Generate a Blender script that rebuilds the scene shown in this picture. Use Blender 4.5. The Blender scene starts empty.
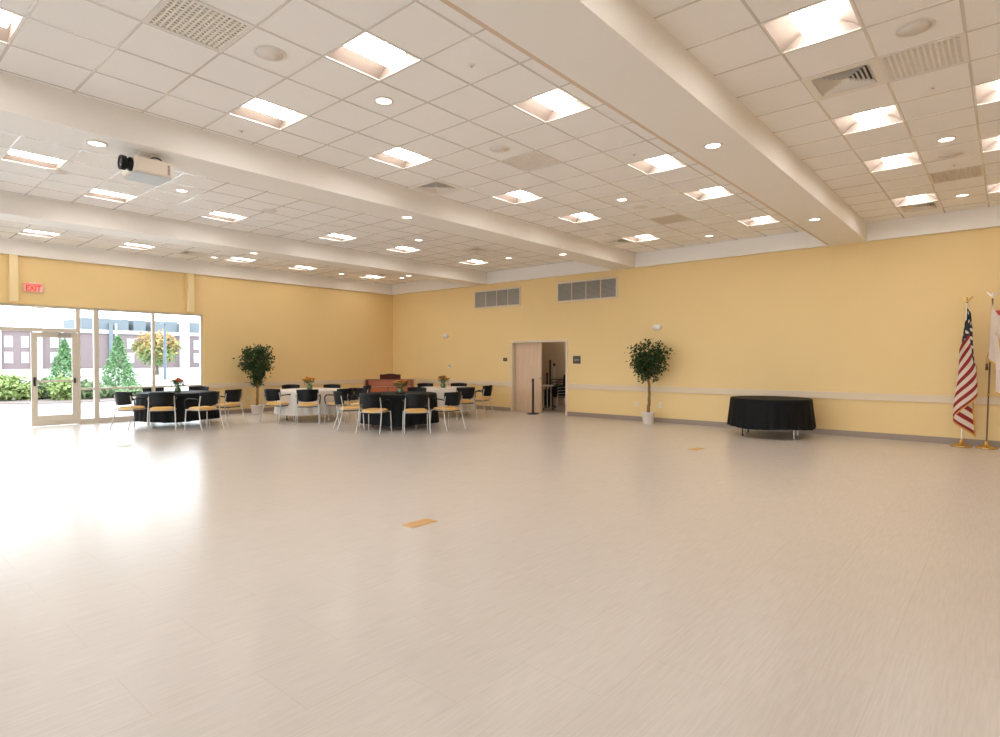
import bpy, bmesh, math, random
from mathutils import Vector, Matrix
random.seed(7)
S = bpy.context.scene
COL = S.collection
R = math.radians
PI = math.pi

# ------------------------------------------------------------------ materials
def mat(name, col, rough=.6, metal=0, emit=None, es=0, spec=.5, noise=0, nscale=6, bump=0, bscale=60, sheen=0):
    m = bpy.data.materials.new(name); m.use_nodes = True
    nt = m.node_tree; b = nt.nodes['Principled BSDF']
    c = (*col, 1)
    b.inputs['Base Color'].default_value = c
    b.inputs['Roughness'].default_value = rough
    b.inputs['Metallic'].default_value = metal
    b.inputs['Specular IOR Level'].default_value = spec
    if emit:
        b.inputs['Emission Color'].default_value = (*emit, 1)
        b.inputs['Emission Strength'].default_value = es
    if noise or bump:
        tc = nt.nodes.new('ShaderNodeTexCoord')
    if noise:
        n = nt.nodes.new('ShaderNodeTexNoise'); n.inputs['Scale'].default_value = nscale
        n.inputs['Detail'].default_value = 4
        r = nt.nodes.new('ShaderNodeMixRGB'); r.blend_type = 'MIX'
        r.inputs[1].default_value = tuple(min(1, x*(1-noise)) for x in col)+(1,)
        r.inputs[2].default_value = tuple(min(1, x*(1+noise)) for x in col)+(1,)
        nt.links.new(tc.outputs['Object'], n.inputs['Vector'])
        nt.links.new(n.outputs['Fac'], r.inputs[0]); nt.links.new(r.outputs[0], b.inputs['Base Color'])
    if bump:
        n2 = nt.nodes.new('ShaderNodeTexNoise'); n2.inputs['Scale'].default_value = bscale
        bp = nt.nodes.new('ShaderNodeBump'); bp.inputs['Strength'].default_value = bump
        bp.inputs['Distance'].default_value = .004
        nt.links.new(tc.outputs['Object'], n2.inputs['Vector'])
        nt.links.new(n2.outputs['Fac'], bp.inputs['Height']); nt.links.new(bp.outputs[0], b.inputs['Normal'])
    return m

M = {}
M['yellow'] = mat('yellow_paint', (.80, .60, .29), .55, noise=.02, nscale=1.5, bump=.08, bscale=90)
M['pale_y'] = mat('pale_yellow_paint', (.84, .68, .38), .5, noise=.02)
M['cream'] = mat('cream_rail', (.70, .575, .42), .45, noise=.02)
M['white_paint'] = mat('white_paint', (.86, .835, .805), .5, noise=.015, nscale=2)
M['tile'] = mat('ceiling_tile', (.885, .865, .85), .9, noise=.03, nscale=120, bump=.15, bscale=300)
M['tee'] = mat('ceiling_tee', (.70, .65, .61), .14, spec=.9)
M['base'] = mat('baseboard_vinyl', (.30, .235, .19), .45, noise=.05)
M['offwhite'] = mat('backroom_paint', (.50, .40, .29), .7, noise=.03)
M['frame_w'] = mat('window_frame_paint', (.62, .555, .47), .4, noise=.02)
M['doorframe'] = mat('door_frame_paint', (.72, .61, .48), .45, noise=.02)
M['chrome'] = mat('brushed_metal', (.55, .53, .50), .34, metal=.7, noise=.03)
M['steel'] = mat('dull_steel', (.45, .44, .43), .4, metal=.6, noise=.05)
M['blackp'] = mat('black_plastic', (.005, .006, .0075), .45, spec=.25, noise=.1)
M['blackm'] = mat('black_metal', (.015, .015, .016), .4, noise=.1)
M['seat'] = mat('yellow_upholstery', (.84, .51, .17), .85, noise=.06, nscale=60, bump=.2, bscale=300)
M['blackcloth'] = mat('black_cloth', (.0045, .005, .006), .7, spec=.2, noise=.15, nscale=30)
M['whitecloth'] = mat('white_cloth', (.72, .66, .60), .85, noise=.02, nscale=30)
M['silvercloth'] = mat('grey_runner', (.36, .36, .37), .45, noise=.03, nscale=30)
M['tabletop'] = mat('laminate', (.55, .48, .4), .5, noise=.05)
M['lampglow'] = mat('lamp_diffuser', (.9, .9, .9), .5, emit=(1, .945, .88), es=17)
M['spotglow'] = mat('downlight_lens', (.9, .9, .9), .5, emit=(1, .90, .78), es=5)
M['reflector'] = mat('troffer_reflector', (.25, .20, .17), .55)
M['white_metal'] = mat('white_enamel', (.80, .75, .69), .4, noise=.01)
M['grille_bg'] = mat('grille_dark', (.12, .11, .10), .7, noise=.1)
M['louvre'] = mat('grille_louvre', (.50, .47, .42), .5, noise=.05)
M['vent_core'] = mat('vent_core', (.76, .72, .69), .6, noise=.12, nscale=70)
M['vent_tan'] = mat('vent_tan', (.70, .62, .50), .6, noise=.06, nscale=50)
M['duct'] = mat('duct_dark', (.16, .165, .18), .6, noise=.1)
M['speakerm'] = mat('speaker_mesh', (.78, .73, .69), .7, noise=.03, nscale=200)
M['plaque'] = mat('dark_plaque', (.06, .05, .04), .4, noise=.1)
M['plaque_t'] = mat('plaque_symbol', (.5, .45, .38), .5)
M['pot'] = mat('white_ceramic_pot', (.74, .68, .62), .35, noise=.02)
M['soil'] = mat('brown_soil', (.11, .055, .03), .9, noise=.3, nscale=60)
M['trunk'] = mat('twisted_trunk', (.28, .15, .06), .7, noise=.35, nscale=25)
M['leafd'] = mat('dark_leaf', (.022, .052, .012), .5, spec=.3, noise=.35, nscale=9)
M['conif'] = mat('conifer_green', (.13, .25, .11), .8, noise=.25, nscale=3)
M['bush1'] = mat('yellow_green_leaf', (.25, .34, .12), .8, noise=.3, nscale=4)
M['bush2'] = mat('pale_green_leaf', (.20, .28, .15), .8, noise=.3, nscale=4)
M['autumn'] = mat('autumn_leaf', (.30, .25, .09), .8, noise=.3, nscale=1.0)
M['autumn_g'] = mat('green_tree_leaf', (.15, .22, .08), .8, noise=.2, nscale=2)
M['autumn_o'] = mat('orange_tree_leaf', (.36, .22, .09), .8, noise=.2, nscale=2)
M['bark'] = mat('grey_bark', (.10, .08, .06), .8, noise=.2)
M['mulch'] = mat('mulch', (.16, .13, .12), .9, noise=.2, nscale=8)
M['pave'] = mat('pale_paving', (.5, .5, .5), .8, noise=.04, nscale=.5)
M['brick'] = mat('far_brick', (.17, .13, .135), .8, noise=.06, nscale=.8)
M['slate'] = mat('grey_slate', (.125, .15, .17), .7, noise=.06, nscale=.5)
M['cast'] = mat('white_cast_stone', (.5, .5, .5), .7, noise=.03, nscale=1)
M['farglass'] = mat('far_glass', (.35, .37, .39), .2, noise=.05)
M['postblue'] = mat('blue_grey_post', (.10, .125, .16), .5, noise=.05)
M['brass'] = mat('polished_brass', (.62, .40, .13), .25, metal=.9, noise=.08)
M['silverpole'] = mat('silver_pole', (.74, .70, .64), .3, metal=.7, noise=.05)
M['woodpole'] = mat('brown_pole', (.13, .07, .03), .35, noise=.2, nscale=20)
M['fl_red'] = mat('flag_red', (.27, .012, .018), .75, noise=.1, nscale=40)
M['fl_white'] = mat('flag_white', (.68, .58, .50), .75, noise=.03, nscale=40)
M['fl_blue'] = mat('flag_blue', (.007, .011, .022), .7, noise=.1, nscale=40)
M['gold'] = mat('gold_fringe', (.60, .34, .07), .6, noise=.3, nscale=90)
M['exit_red'] = mat('exit_letter_red', (.75, .03, .03), .5, emit=(1, .06, .05), es=.35)
M['exit_face'] = mat('exit_face_pale', (.80, .50, .44), .5)
M['alarm_red'] = mat('alarm_red', (.55, .04, .03), .4, noise=.05)
M['clearlens'] = mat('clear_lens', (.8, .8, .8), .15)
M['wood_body'] = mat('reddish_wood', (.24, .055, .015), .4, noise=.3, nscale=14)
M['wood_panel'] = mat('orange_wood', (.44, .115, .028), .4, noise=.3, nscale=9)
M['wood_dark'] = mat('dark_mahogany', (.075, .013, .005), .6, spec=.2, noise=.2)
M['shelf_glint'] = mat('shelf_glint_wood', (.50, .22, .12), .4)  # lighter tone paints the fallboard's reflection as a line on the key shelf
M['proj_w'] = mat('projector_shell', (.74, .66, .57), .4, noise=.02)
M['proj_g'] = mat('projector_underside', (.50, .53, .55), .4, noise=.03)
M['lensglass'] = mat('lens_glass', (.03, .03, .04), .05)
M['plate'] = mat('floor_plate_brass', (.66, .40, .17), .45, noise=.12, nscale=60)
M['plate2'] = mat('floor_plate_pale', (.62, .55, .44), .4, noise=.05)
M['fl_or'] = mat('orange_petal', (.80, .23, .04), .6, noise=.15, nscale=60)
M['fl_ye'] = mat('yellow_petal', (.80, .50, .08), .6, noise=.15, nscale=60)
M['fl_cr'] = mat('cream_petal', (.85, .70, .38), .6, noise=.1, nscale=60)
M['stemgreen'] = mat('stem_green', (.07, .16, .03), .6, noise=.3, nscale=50)
M['vase'] = mat('green_vase', (.10, .17, .07), .2, noise=.15, nscale=30)
M['clothside'] = M['blackcloth']

def wood_door():
    m = mat('light_birch', (.62, .42, .25), .4)
    nt = m.node_tree; b = nt.nodes['Principled BSDF']
    tc = nt.nodes.new('ShaderNodeTexCoord'); mp = nt.nodes.new('ShaderNodeMapping')
    mp.inputs['Scale'].default_value = (14, 14, .9)
    n = nt.nodes.new('ShaderNodeTexNoise'); n.inputs['Scale'].default_value = 1.6; n.inputs['Detail'].default_value = 6
    r = nt.nodes.new('ShaderNodeValToRGB')
    r.color_ramp.elements[0].position = .3; r.color_ramp.elements[0].color = (.60, .43, .29, 1)
    r.color_ramp.elements[1].position = .7; r.color_ramp.elements[1].color = (.69, .51, .36, 1)
    L = nt.links.new
    L(tc.outputs['Object'], mp.inputs[0]); L(mp.outputs[0], n.inputs['Vector']); L(n.outputs['Fac'], r.inputs[0]); L(r.outputs[0], b.inputs['Base Color'])
    return m
M['birch'] = wood_door()

def floor_mat():
    m = bpy.data.materials.new('vinyl_plank_floor'); m.use_nodes = True
    nt = m.node_tree; b = nt.nodes['Principled BSDF']; L = nt.links.new; N = nt.nodes.new
    tc = N('ShaderNodeTexCoord')
    mp = N('ShaderNodeMapping'); mp.inputs['Scale'].default_value = (1, .045, 1)
    st = N('ShaderNodeTexNoise'); st.inputs['Scale'].default_value = 95; st.inputs['Detail'].default_value = 3
    L(tc.outputs['Object'], mp.inputs[0]); L(mp.outputs[0], st.inputs['Vector'])
    mp2 = N('ShaderNodeMapping'); mp2.inputs['Rotation'].default_value = (0, 0, R(90))
    br = N('ShaderNodeTexBrick'); br.offset = .5
    br.inputs['Scale'].default_value = 1; br.inputs['Brick Width'].default_value = .92; br.inputs['Row Height'].default_value = .46
    br.inputs['Mortar Size'].default_value = .0022; br.inputs['Mortar Smooth'].default_value = .2
    br.inputs['Color1'].default_value = (.64, .59, .55, 1); br.inputs['Color2'].default_value = (.63, .58, .54, 1)
    br.inputs['Mortar'].default_value = (.59, .525, .47, 1)
    L(tc.outputs['Object'], mp2.inputs[0]); L(mp2.outputs[0], br.inputs['Vector'])
    rr = N('ShaderNodeValToRGB'); rr.color_ramp.elements[0].position = .35; rr.color_ramp.elements[0].color = (.95, .95, .95, 1)
    rr.color_ramp.elements[1].position = .65; rr.color_ramp.elements[1].color = (1.03, 1.03, 1.03, 1)
    mx = N('ShaderNodeMixRGB'); mx.blend_type = 'MULTIPLY'; mx.inputs[0].default_value = 1
    L(st.outputs['Fac'], rr.inputs[0]); L(br.outputs['Color'], mx.inputs[1]); L(rr.outputs[0], mx.inputs[2])
    L(mx.outputs[0], b.inputs['Base Color'])
    b.inputs['Roughness'].default_value = .265
    b.inputs['Specular IOR Level'].default_value = .45
    # per-plank waviness and fine grain in the sheen
    bp = N('ShaderNodeBump'); bp.inputs['Strength'].default_value = .10; bp.inputs['Distance'].default_value = .002
    L(st.outputs['Fac'], bp.inputs['Height']); L(bp.outputs[0], b.inputs['Normal'])
    return m
M['floor'] = floor_mat()

def glass_mat():
    m = bpy.data.materials.new('window_glass'); m.use_nodes = True
    nt = m.node_tree; nt.nodes.clear(); L = nt.links.new; N = nt.nodes.new
    o = N('ShaderNodeOutputMaterial'); t = N('ShaderNodeBsdfTransparent'); g = N('ShaderNodeBsdfGlossy')
    g.inputs['Roughness'].default_value = .02
    t.inputs['Color'].default_value = (.95, .97, .97, 1)
    f = N('ShaderNodeFresnel'); f.inputs['IOR'].default_value = 1.35
    mx = N('ShaderNodeMixShader'); L(f.outputs[0], mx.inputs[0]); L(t.outputs[0], mx.inputs[1]); L(g.outputs[0], mx.inputs[2]); L(mx.outputs[0], o.inputs[0])
    return m
M['glass'] = glass_mat()

# ------------------------------------------------------------------ mesh helpers
class MB:
    def __init__(s): s.v = []; s.f = []; s.m = []; s.sm = []
    def add(s, vs, fs, mi=0, smooth=False):
        o = len(s.v); s.v += [tuple(v) for v in vs]
        for f in fs: s.f.append([i+o for i in f]); s.m.append(mi); s.sm.append(smooth)
        return s
    def box(s, x0, x1, y0, y1, z0, z1, mi=0):
        v = [(x, y, z) for z in (z0, z1) for y in (y0, y1) for x in (x0, x1)]
        return s.add(v, [(0, 2, 3, 1), (4, 5, 7, 6), (0, 1, 5, 4), (2, 6, 7, 3), (0, 4, 6, 2), (1, 3, 7, 5)], mi)
    def cyl(s, c, r, z0, z1, n=20, r2=None, mi=0, smooth=True, caps=True):
        r2 = r if r2 is None else r2
        v = [(c[0]+r*math.cos(2*PI*i/n), c[1]+r*math.sin(2*PI*i/n), z0) for i in range(n)] + \
            [(c[0]+r2*math.cos(2*PI*i/n), c[1]+r2*math.sin(2*PI*i/n), z1) for i in range(n)]
        s.add(v, [(i, (i+1) % n, n+(i+1) % n, n+i) for i in range(n)], mi, smooth)
        if caps: s.add(v, [tuple(range(n-1, -1, -1)), tuple(range(n, 2*n))], mi)
        return s
    def lathe(s, c, prof, n=24, mi=0):
        v = []
        for r, z in prof:
            for i in range(n): v.append((c[0]+r*math.cos(2*PI*i/n), c[1]+r*math.sin(2*PI*i/n), c[2]+z))
        f = []
        for j in range(len(prof)-1):
            for i in range(n): f.append((j*n+i, j*n+(i+1) % n, (j+1)*n+(i+1) % n, (j+1)*n+i))
        f.append(tuple(range(n-1, -1, -1))); f.append(tuple(range((len(prof)-1)*n, len(prof)*n)))
        return s.add(v, f, mi, True)
    def tube(s, pts, r, n=8, mi=0, sub=0):
        pts = [Vector(p) for p in pts]
        if sub:
            q = []
            for i in range(len(pts)-1):
                p0 = pts[max(0, i-1)]; p1 = pts[i]; p2 = pts[i+1]; p3 = pts[min(len(pts)-1, i+2)]
                for k in range(sub):
                    t = k/sub
                    q.append(.5*((2*p1)+(-p0+p2)*t+(2*p0-5*p1+4*p2-p3)*t*t+(-p0+3*p1-3*p2+p3)*t**3))
            q.append(pts[-1]); pts = q
        rs = r if isinstance(r, (list, tuple)) else None
        v = []; u = None
        for i, p in enumerate(pts):
            t = (pts[min(i+1, len(pts)-1)]-pts[max(i-1, 0)]).normalized()
            if u is None: u = t.orthogonal().normalized()
            u = (u-t*u.dot(t)).normalized(); w = t.cross(u)
            rr = r if rs is None else rs[0]+(rs[1]-rs[0])*i/(len(pts)-1)
            for k in range(n): v.append(p+u*rr*math.cos(2*PI*k/n)+w*rr*math.sin(2*PI*k/n))
        f = [(j*n+i, j*n+(i+1) % n, (j+1)*n+(i+1) % n, (j+1)*n+i) for j in range(len(pts)-1) for i in range(n)]
        s.add(v, f, mi, True); s.add(v, [tuple(range(n-1, -1, -1)), tuple(range(len(v)-n, len(v)))], mi)
        return s
    def grid(s, fn, nu, nv, mi=0, smooth=True, mf=None):
        v = [fn(i/nu, j/nv) for j in range(nv+1) for i in range(nu+1)]
        o = len(s.v); s.v += [tuple(p) for p in v]
        for j in range(nv):
            for i in range(nu):
                a = o+j*(nu+1)+i
                s.f.append([a, a+1, a+nu+2, a+nu+1]); s.sm.append(smooth)
                s.m.append(mf((i+.5)/nu, (j+.5)/nv) if mf else mi)
        return s
    def leaf(s, p, size, mi=0, asp=.45):
        d = Vector((random.gauss(0, 1), random.gauss(0, 1), random.gauss(0, .8)-.3)).normalized()
        u = d.orthogonal().normalized(); u.rotate(Matrix.Rotation(random.random()*6.28, 3, d))
        n = d.cross(u)
        p = Vector(p); a = p; b = p+d*size*.5+u*size*asp*.5+n*size*.06; c = p+d*size; e = p+d*size*.5-u*size*asp*.5+n*size*.06
        return s.add([a, b, c, e], [(0, 1, 2, 3)], mi)
    def mesh(s, name, mats):
        me = bpy.data.meshes.new(name); me.from_pydata(s.v, [], s.f)
        for m in (mats if isinstance(mats, (list, tuple)) else [mats]): me.materials.append(m)
        for p, mi, sm in zip(me.polygons, s.m, s.sm): p.material_index = mi; p.use_smooth = sm
        me.validate(); me.update(); return me
    def build(s, name, mats, parent=None, loc=(0, 0, 0), rz=0, bevel=0, solid=0, recalc=True):
        me = s.mesh(name, mats)
        if recalc:
            bm = bmesh.new(); bm.from_mesh(me); bmesh.ops.recalc_face_normals(bm, faces=bm.faces); bm.to_mesh(me); bm.free()
        o = bpy.data.objects.new(name, me); COL.objects.link(o)
        o.parent = parent; o.location = loc; o.rotation_euler = (0, 0, rz)
        if solid:
            md = o.modifiers.new('solid', 'SOLIDIFY'); md.thickness = solid; md.offset = 0
        if bevel:
            md = o.modifiers.new('bevel', 'BEVEL'); md.width = bevel; md.segments = 2; md.limit_method = 'ANGLE'
        return o

def tag(o, label=None, cat=None, group=None, kind=None):
    if label: o['label'] = label
    if cat: o['category'] = cat
    if group: o['group'] = group
    if kind: o['kind'] = kind
    return o
def empty(name, loc, rz=0, label=None, cat=None, group=None, kind=None, parent=None):
    o = bpy.data.objects.new(name, None); COL.objects.link(o); o.empty_display_size = .1
    o.location = loc; o.rotation_euler = (0, 0, rz); o.parent = parent
    return tag(o, label, cat, group, kind)
def struct(mb, name, mats, parent=None, **k):
    o = mb.build(name, mats, parent, **k)
    if not parent: o['kind'] = 'structure'
    return o
KIDS = {}
def kids(o): return [c for c in bpy.data.objects if c.parent == o]
def dup(o, loc=None, rz=None, label=None, group=None, parent=None):
    c = o.copy(); COL.objects.link(c)
    if parent is not None: c.parent = parent
    if loc is not None: c.location = loc
    if rz is not None: c.rotation_euler = (0, 0, rz)
    if label: c['label'] = label
    if group: c['group'] = group
    for k in kids(o): dup(k, parent=c)
    return c

# ------------------------------------------------------------------ room
XL, YR, XR, YB = -16.667, 13.443, 3.5, -4.0
ZS, ZC = 3.837, 4.185
T = .6125
Y0 = [.03, .08, .17, .31]
def rowy(k, s=2): return Y0[s]+T*k
T_ = .2
# floor
struct(MB().box(XL-.15, XR, YB, YR+2.9, -.1, 0), 'floor', M['floor'])

# right-hand (long) wall with the storage doorway
DX0, DX1, DZ = -11.16, -9.17, 2.06
w = MB(); w.box(XL-T_, DX0, YR, YR+T_, 0, 4.5); w.box(DX1, XR, YR, YR+T_, 0, 4.5); w.box(DX0, DX1, YR, YR+T_, DZ, 4.5)
struct(w, 'wall_right', M['yellow'])
# left wall with glazing
GY0, GY1, GZ = -1.2, 6.9, 2.77
w = MB(); w.box(XL-T_, XL, GY1, YR, 0, 4.5); w.box(XL-T_, XL, YB, GY0, 0, 4.5); w.box(XL-T_, XL, GY0, GY1, GZ, 4.5)
struct(w, 'wall_left', M['yellow'])
# glazed wall behind the camera, with mullions
BX0, BX1, BZ = -16.0, 2.9, 3.3
w = MB(); w.box(XL-T_, BX0, YB-T_, YB, 0, 4.5); w.box(BX1, XR+T_, YB-T_, YB, 0, 4.5); w.box(BX0, BX1, YB-T_, YB, BZ, 4.5)
struct(w, 'wall_back', M['yellow'])
w = MB(); nb = 12
w.box(BX0, BX1, YB-.14, YB-.04, 0, .12); w.box(BX0, BX1, YB-.14, YB-.04, BZ-.06, BZ); w.box(BX0, BX1, YB-.13, YB-.05, 2.15, 2.21)
for i in range(nb+1):
    xx = BX0+(BX1-BX0-.06)*i/nb; w.box(xx, xx+.06, YB-.135, YB-.045, .12, BZ-.06)
wb = struct(w, 'window_8', M['frame_w'])
MB().add([(BX0, YB-.09, .1), (BX1, YB-.09, .1), (BX1, YB-.09, BZ-.05), (BX0, YB-.09, BZ-.05)], [(0, 1, 2, 3)]).build('pane', M['glass'], wb)
struct(MB().box(XR, XR+T_, YB, YR+T_, 0, 4.5), 'wall_camera_side', M['yellow'])
# yellow pilaster stubs above the window
struct(MB().box(XL, XL+.11, 2.77, 2.92, GZ+.05, ZS), 'trim_1', M['pale_y'])
struct(MB().box(XL, XL+.11, 6.48, 6.63, GZ+.05, ZS), 'trim_2', M['pale_y'])
# fascia drops along the walls
struct(MB().box(XL+.0, XR, YR-.10, YR, ZS, ZC+.02), 'trim_3', M['white_paint'])
struct(MB().box(XL, XL+.10, YB, YR-.10, ZS, ZC+.02), 'trim_4', M['white_paint'])
# beams (bulkheads)
BE = [(-12.69, -12.05), (-7.72, -7.084), (-2.758, -2.12), (2.85, 3.5)]
for i, (a, b) in enumerate(BE):
    struct(MB().box(a, b, YB, YR-.10, ZS, ZC+.02), 'trim_%d' % (5+i), M['white_paint'])
# operable-wall track strip under the left edge of the wide beam
struct(MB().box(-2.80, -2.758, YB, YR-.12, ZS, ZS+.05), 'trim_9', mat('track_tan', (.66, .53, .41), .5, noise=.05))
struct(MB().box(XL-T_, XR+T_, YB-T_, YR+3.1, 4.5, 4.6), 'ceiling_deck', M['white_paint'])

# chair rail & baseboards
def rail(name, boxes): 
    m = MB()
    for b in boxes: m.box(*b)
    return struct(m, name, M['cream'], bevel=.006)
rail('trim_10', [(XL+.02, DX0-.01, YR-.025, YR, .74, .88), (DX1+.01, XR, YR-.025, YR, .74, .88)])
rail('trim_11', [(XL, XL+.025, GY1+.08, YR-.03, .74, .88)])
struct(MB().box(XL+.02, DX0-.01, YR-.015, YR, 0, .115).box(DX1+.01, XR, YR-.015, YR, 0, .115), 'baseboard_right', M['base'])
struct(MB().box(XL, XL+.015, GY1+.08, YR-.02, 0, .115), 'baseboard_left', M['base'])

# ---- ceiling grid
SECT = [('bay by the window wall', -15.5, XL+.10, BE[0][0]), ('bay above the projector', -9.85, BE[0][1], BE[1][0]),
        ('wide middle bay', -4.885, BE[1][1], BE[2][0]), ('right-hand bay', .01, BE[2][1], BE[3][0])]
TROF = [(0, 0, [5, 8, 12, 15, 19, 1, -2], None), (1, -2, [5, 8, 12, 15, 19, 1, -2], None), (0, 3, [5, 8, 12, 15, 19, 1], None), (1, 0, [3], None),
        (2, -2, [5, 8, 12, 15, 19, 1], None), (2, 2, [8, 12, 15, 19, 1], None), (2, 1, [5], None),
        (3, -2, [8, 12, 15, 19, 5, 1], None), (3, 0, [12, 15, 19, 8], None)]
trof = []; holes = {i: set() for i in range(4)}
for s, c, rows, _ in TROF:
    for k in rows:
        trof.append((s, c, k)); holes[s].add((c, k))
VENT = [(2, 0, 3, 0), (2, 0, 10, 0), (3, -1, 10, 0), (3, -1, 17, 1), (2, 0, 17, 1)]
DIFF = [(2, -3, 10), (2, -3, 19), (3, -2, 10), (3, -2, 20), (0, 0, 10), (0, 1, 19), (1, 0, 17)]
for s, c, k, _ in VENT: holes[s].add((c, k))
for s, c, k in DIFF: holes[s].add((c, k))
cm = MB(); tm = MB()
for s, (nm, cx, xa, xb) in enumerate(SECT):
    ks = range(int((YB-.13)/T)-1, 23)
    cs = range(-6, 9)
    for c in cs:
        x0 = max(xa, cx+(c-.5)*T); x1 = min(xb, cx+(c+.5)*T)
        if x1-x0 < .01: continue
        for k in ks:
            y0 = max(YB, rowy(k, s)-T/2); y1 = min(YR-.10, rowy(k, s)+T/2)
            if y1-y0 < .01: continue
            if (c, k) in holes[s]: continue
            cm.add([(x0, y0, ZC), (x0, y1, ZC), (x1, y1, ZC), (x1, y0, ZC)], [(0, 1, 2, 3)])
        xe = cx+(c-.5)*T
        if xa+.02 < xe < xb-.02: tm.box(xe-.011, xe+.011, YB, YR-.10, ZC-.004, ZC+.02)
    for k in ks:
        ye = rowy(k, s)-T/2
        if YB+.02 < ye < YR-.12: tm.box(xa, xb, ye-.011, ye+.011, ZC-.0035, ZC+.02)
struct(cm, 'ceiling', M['tile'], recalc=False)
struct(tm, 'ceiling_grid', M['tee'])

ORD = ['nearest', 'second', 'third', 'fourth', 'fifth', 'sixth']
# troffer prototype: lay-in housing with curved side reflectors and a bright basket along Y
H = T/2-.012
def make_troffer():
    t = empty('ceiling_light', (0, 0, 0))
    h = MB(); n = 10
    # curved reflector cove on each side
    for sgn in (-1, 1):
        h.grid(lambda u, v, sg=sgn: (sg*(H-(H-.13)*u), -H+2*H*v, .006+.10*math.sin(u*PI/2)), n, 1)
    h.grid(lambda u, v: (-.13+.26*u, -H+2*H*v, .106), 1, 1)
    for sg in (-1, 1):
        h.add([(x, sg*H, z) for x, z in [(-H, .006), (H, .006), (H, .11), (-H, .11)]], [(0, 1, 2, 3)])
    h.build('reflector', M['reflector'], t, recalc=False)
    f = MB(); a, b = H+.012, H-.004; z = -.004
    f.add([(-a, -a, z), (a, -a, z), (a, a, z), (-a, a, z), (-b, -b, z), (b, -b, z), (b, b, z), (-b, b, z)],
          [(0, 4, 5, 1), (1, 5, 6, 2), (2, 6, 7, 3), (3, 7, 4, 0)])
    f.add([(-a, -a, z), (a, -a, z), (a, a, z), (-a, a, z), (-a, -a, .004), (a, -a, .004), (a, a, .004), (-a, a, .004)],
          [(0, 1, 5, 4), (1, 2, 6, 5), (2, 3, 7, 6), (3, 0, 4, 7)])
    f.build('frame', M['white_metal'], t)
    l = MB(); m = 12
    l.grid(lambda u, v: (-.135*math.cos(PI*u), -.25+.5*v, .10-.085*math.sin(PI*u)), m, 1)
    for y in (-.25, .25):
        l.add([(-.135*math.cos(PI*i/m), y, .10-.085*math.sin(PI*i/m)) for i in range(m+1)], [tuple(range(m+1))])
    l.build('diffuser', M['lampglow'], t)
    return t
BAYN = ['window-side bay', 'projector bay', 'middle bay', 'right-hand bay']
proto = None
def rowword(s, c, k):
    rows = sorted(kk for ss, cc, kk in trof if ss == s and cc == c)
    i = rows[::-1].index(k)
    return ['first', 'second', 'third', 'fourth', 'fifth', 'sixth', 'seventh'][i]+' from far wall'
for s, c, k in trof:
    cx = SECT[s][1]+c*T
    if s == 2: side = ' left row,' if c < 0 else ' right row,' if c == 2 else ' set inward of right row,'
    elif s == 3: side = ' left row,' if c < 0 else ' edge row,'
    elif s == 0: side = ' wall-side row,' if c == 0 else ' row hidden by beam,'
    else: side = ' window-side row,' if c < 0 else ' row hidden by beam,'
    if (s, c) == (1, 0): lab = 'recessed square ceiling light at left frame edge, out of line beside the projector'
    else: lab = 'square ceiling light in the %s,%s %s' % (BAYN[s], side, rowword(s, c, k))
    if proto is None:
        proto = make_troffer(); o = proto; o.location = (cx, rowy(k, s), ZC)
    else: o = dup(proto, (cx, rowy(k, s), ZC))
    tag(o, lab, 'ceiling light', 'recessed square ceiling lights')

# downlights
def make_down():
    t = empty('downlight', (0, 0, 0))
    MB().lathe((0, 0, 0), [(.085, 0), (.098, -.002), (.098, -.010), (.080, -.012), (.076, -.006), (.076, 0)], 28).build('trim_ring', M['white_metal'], t)
    MB().lathe((0, 0, 0), [(.001, -.001), (.076, -.001), (.074, -.007), (.001, -.009)], 28).build('lens', M['spotglow'], t)
    return t
DOWN = [(-4.885, 3.83, ZC, 'middle bay, near the top centre'), (-4.885, 8.75, ZC, 'middle bay, halfway to the far wall'),
        (-4.885, 12.5, ZC, 'middle bay, right by the far wall'), (-.60, 8.92, ZC, 'right-hand bay, beside a round speaker'),
        (-.60, 12.1, ZC, 'right-hand bay, nearest the far wall'), (-9.85, 3.77, ZC, 'projector bay, just past the projector'),
        (-9.93, 8.74, ZC, 'projector bay, halfway to the far wall'), (-9.9, 11.81, ZC, 'projector bay, nearest the far wall'),
        (-15.6, 6.75, ZC, 'window-side bay, beside the square vent'), (-15.62, 10.6, ZC, 'window-side bay, third ceiling light away from corner'),
        (-14.9, 12.4, ZC, 'window-side bay, in the far corner'),
        (-2.44, 6.34, ZS, 'underside of the wide beam, nearer one'), (-2.44, 10.73, ZS, 'underside of the wide beam, farther one'),
        (-7.40, 1.98, ZS, 'underside of the projector beam, left of the projector'), (-7.40, 6.27, ZS, 'underside of the projector beam, middle one'),
        (-7.40, 10.67, ZS, 'underside of the projector beam, far one'),
        (-12.38, 6.2, ZS, 'underside of the window-side beam, nearer one'), (-12.45, 10.6, ZS, 'underside of the window-side beam, farther one')]
dl = None
for x, y, z, lab in DOWN:
    if dl is None: dl = make_down(); o = dl; o.location = (x, y, z)
    else: o = dup(dl, (x, y, z))
    tag(o, 'small round lit downlight in the '+lab, 'downlight', 'round ceiling downlights')

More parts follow.
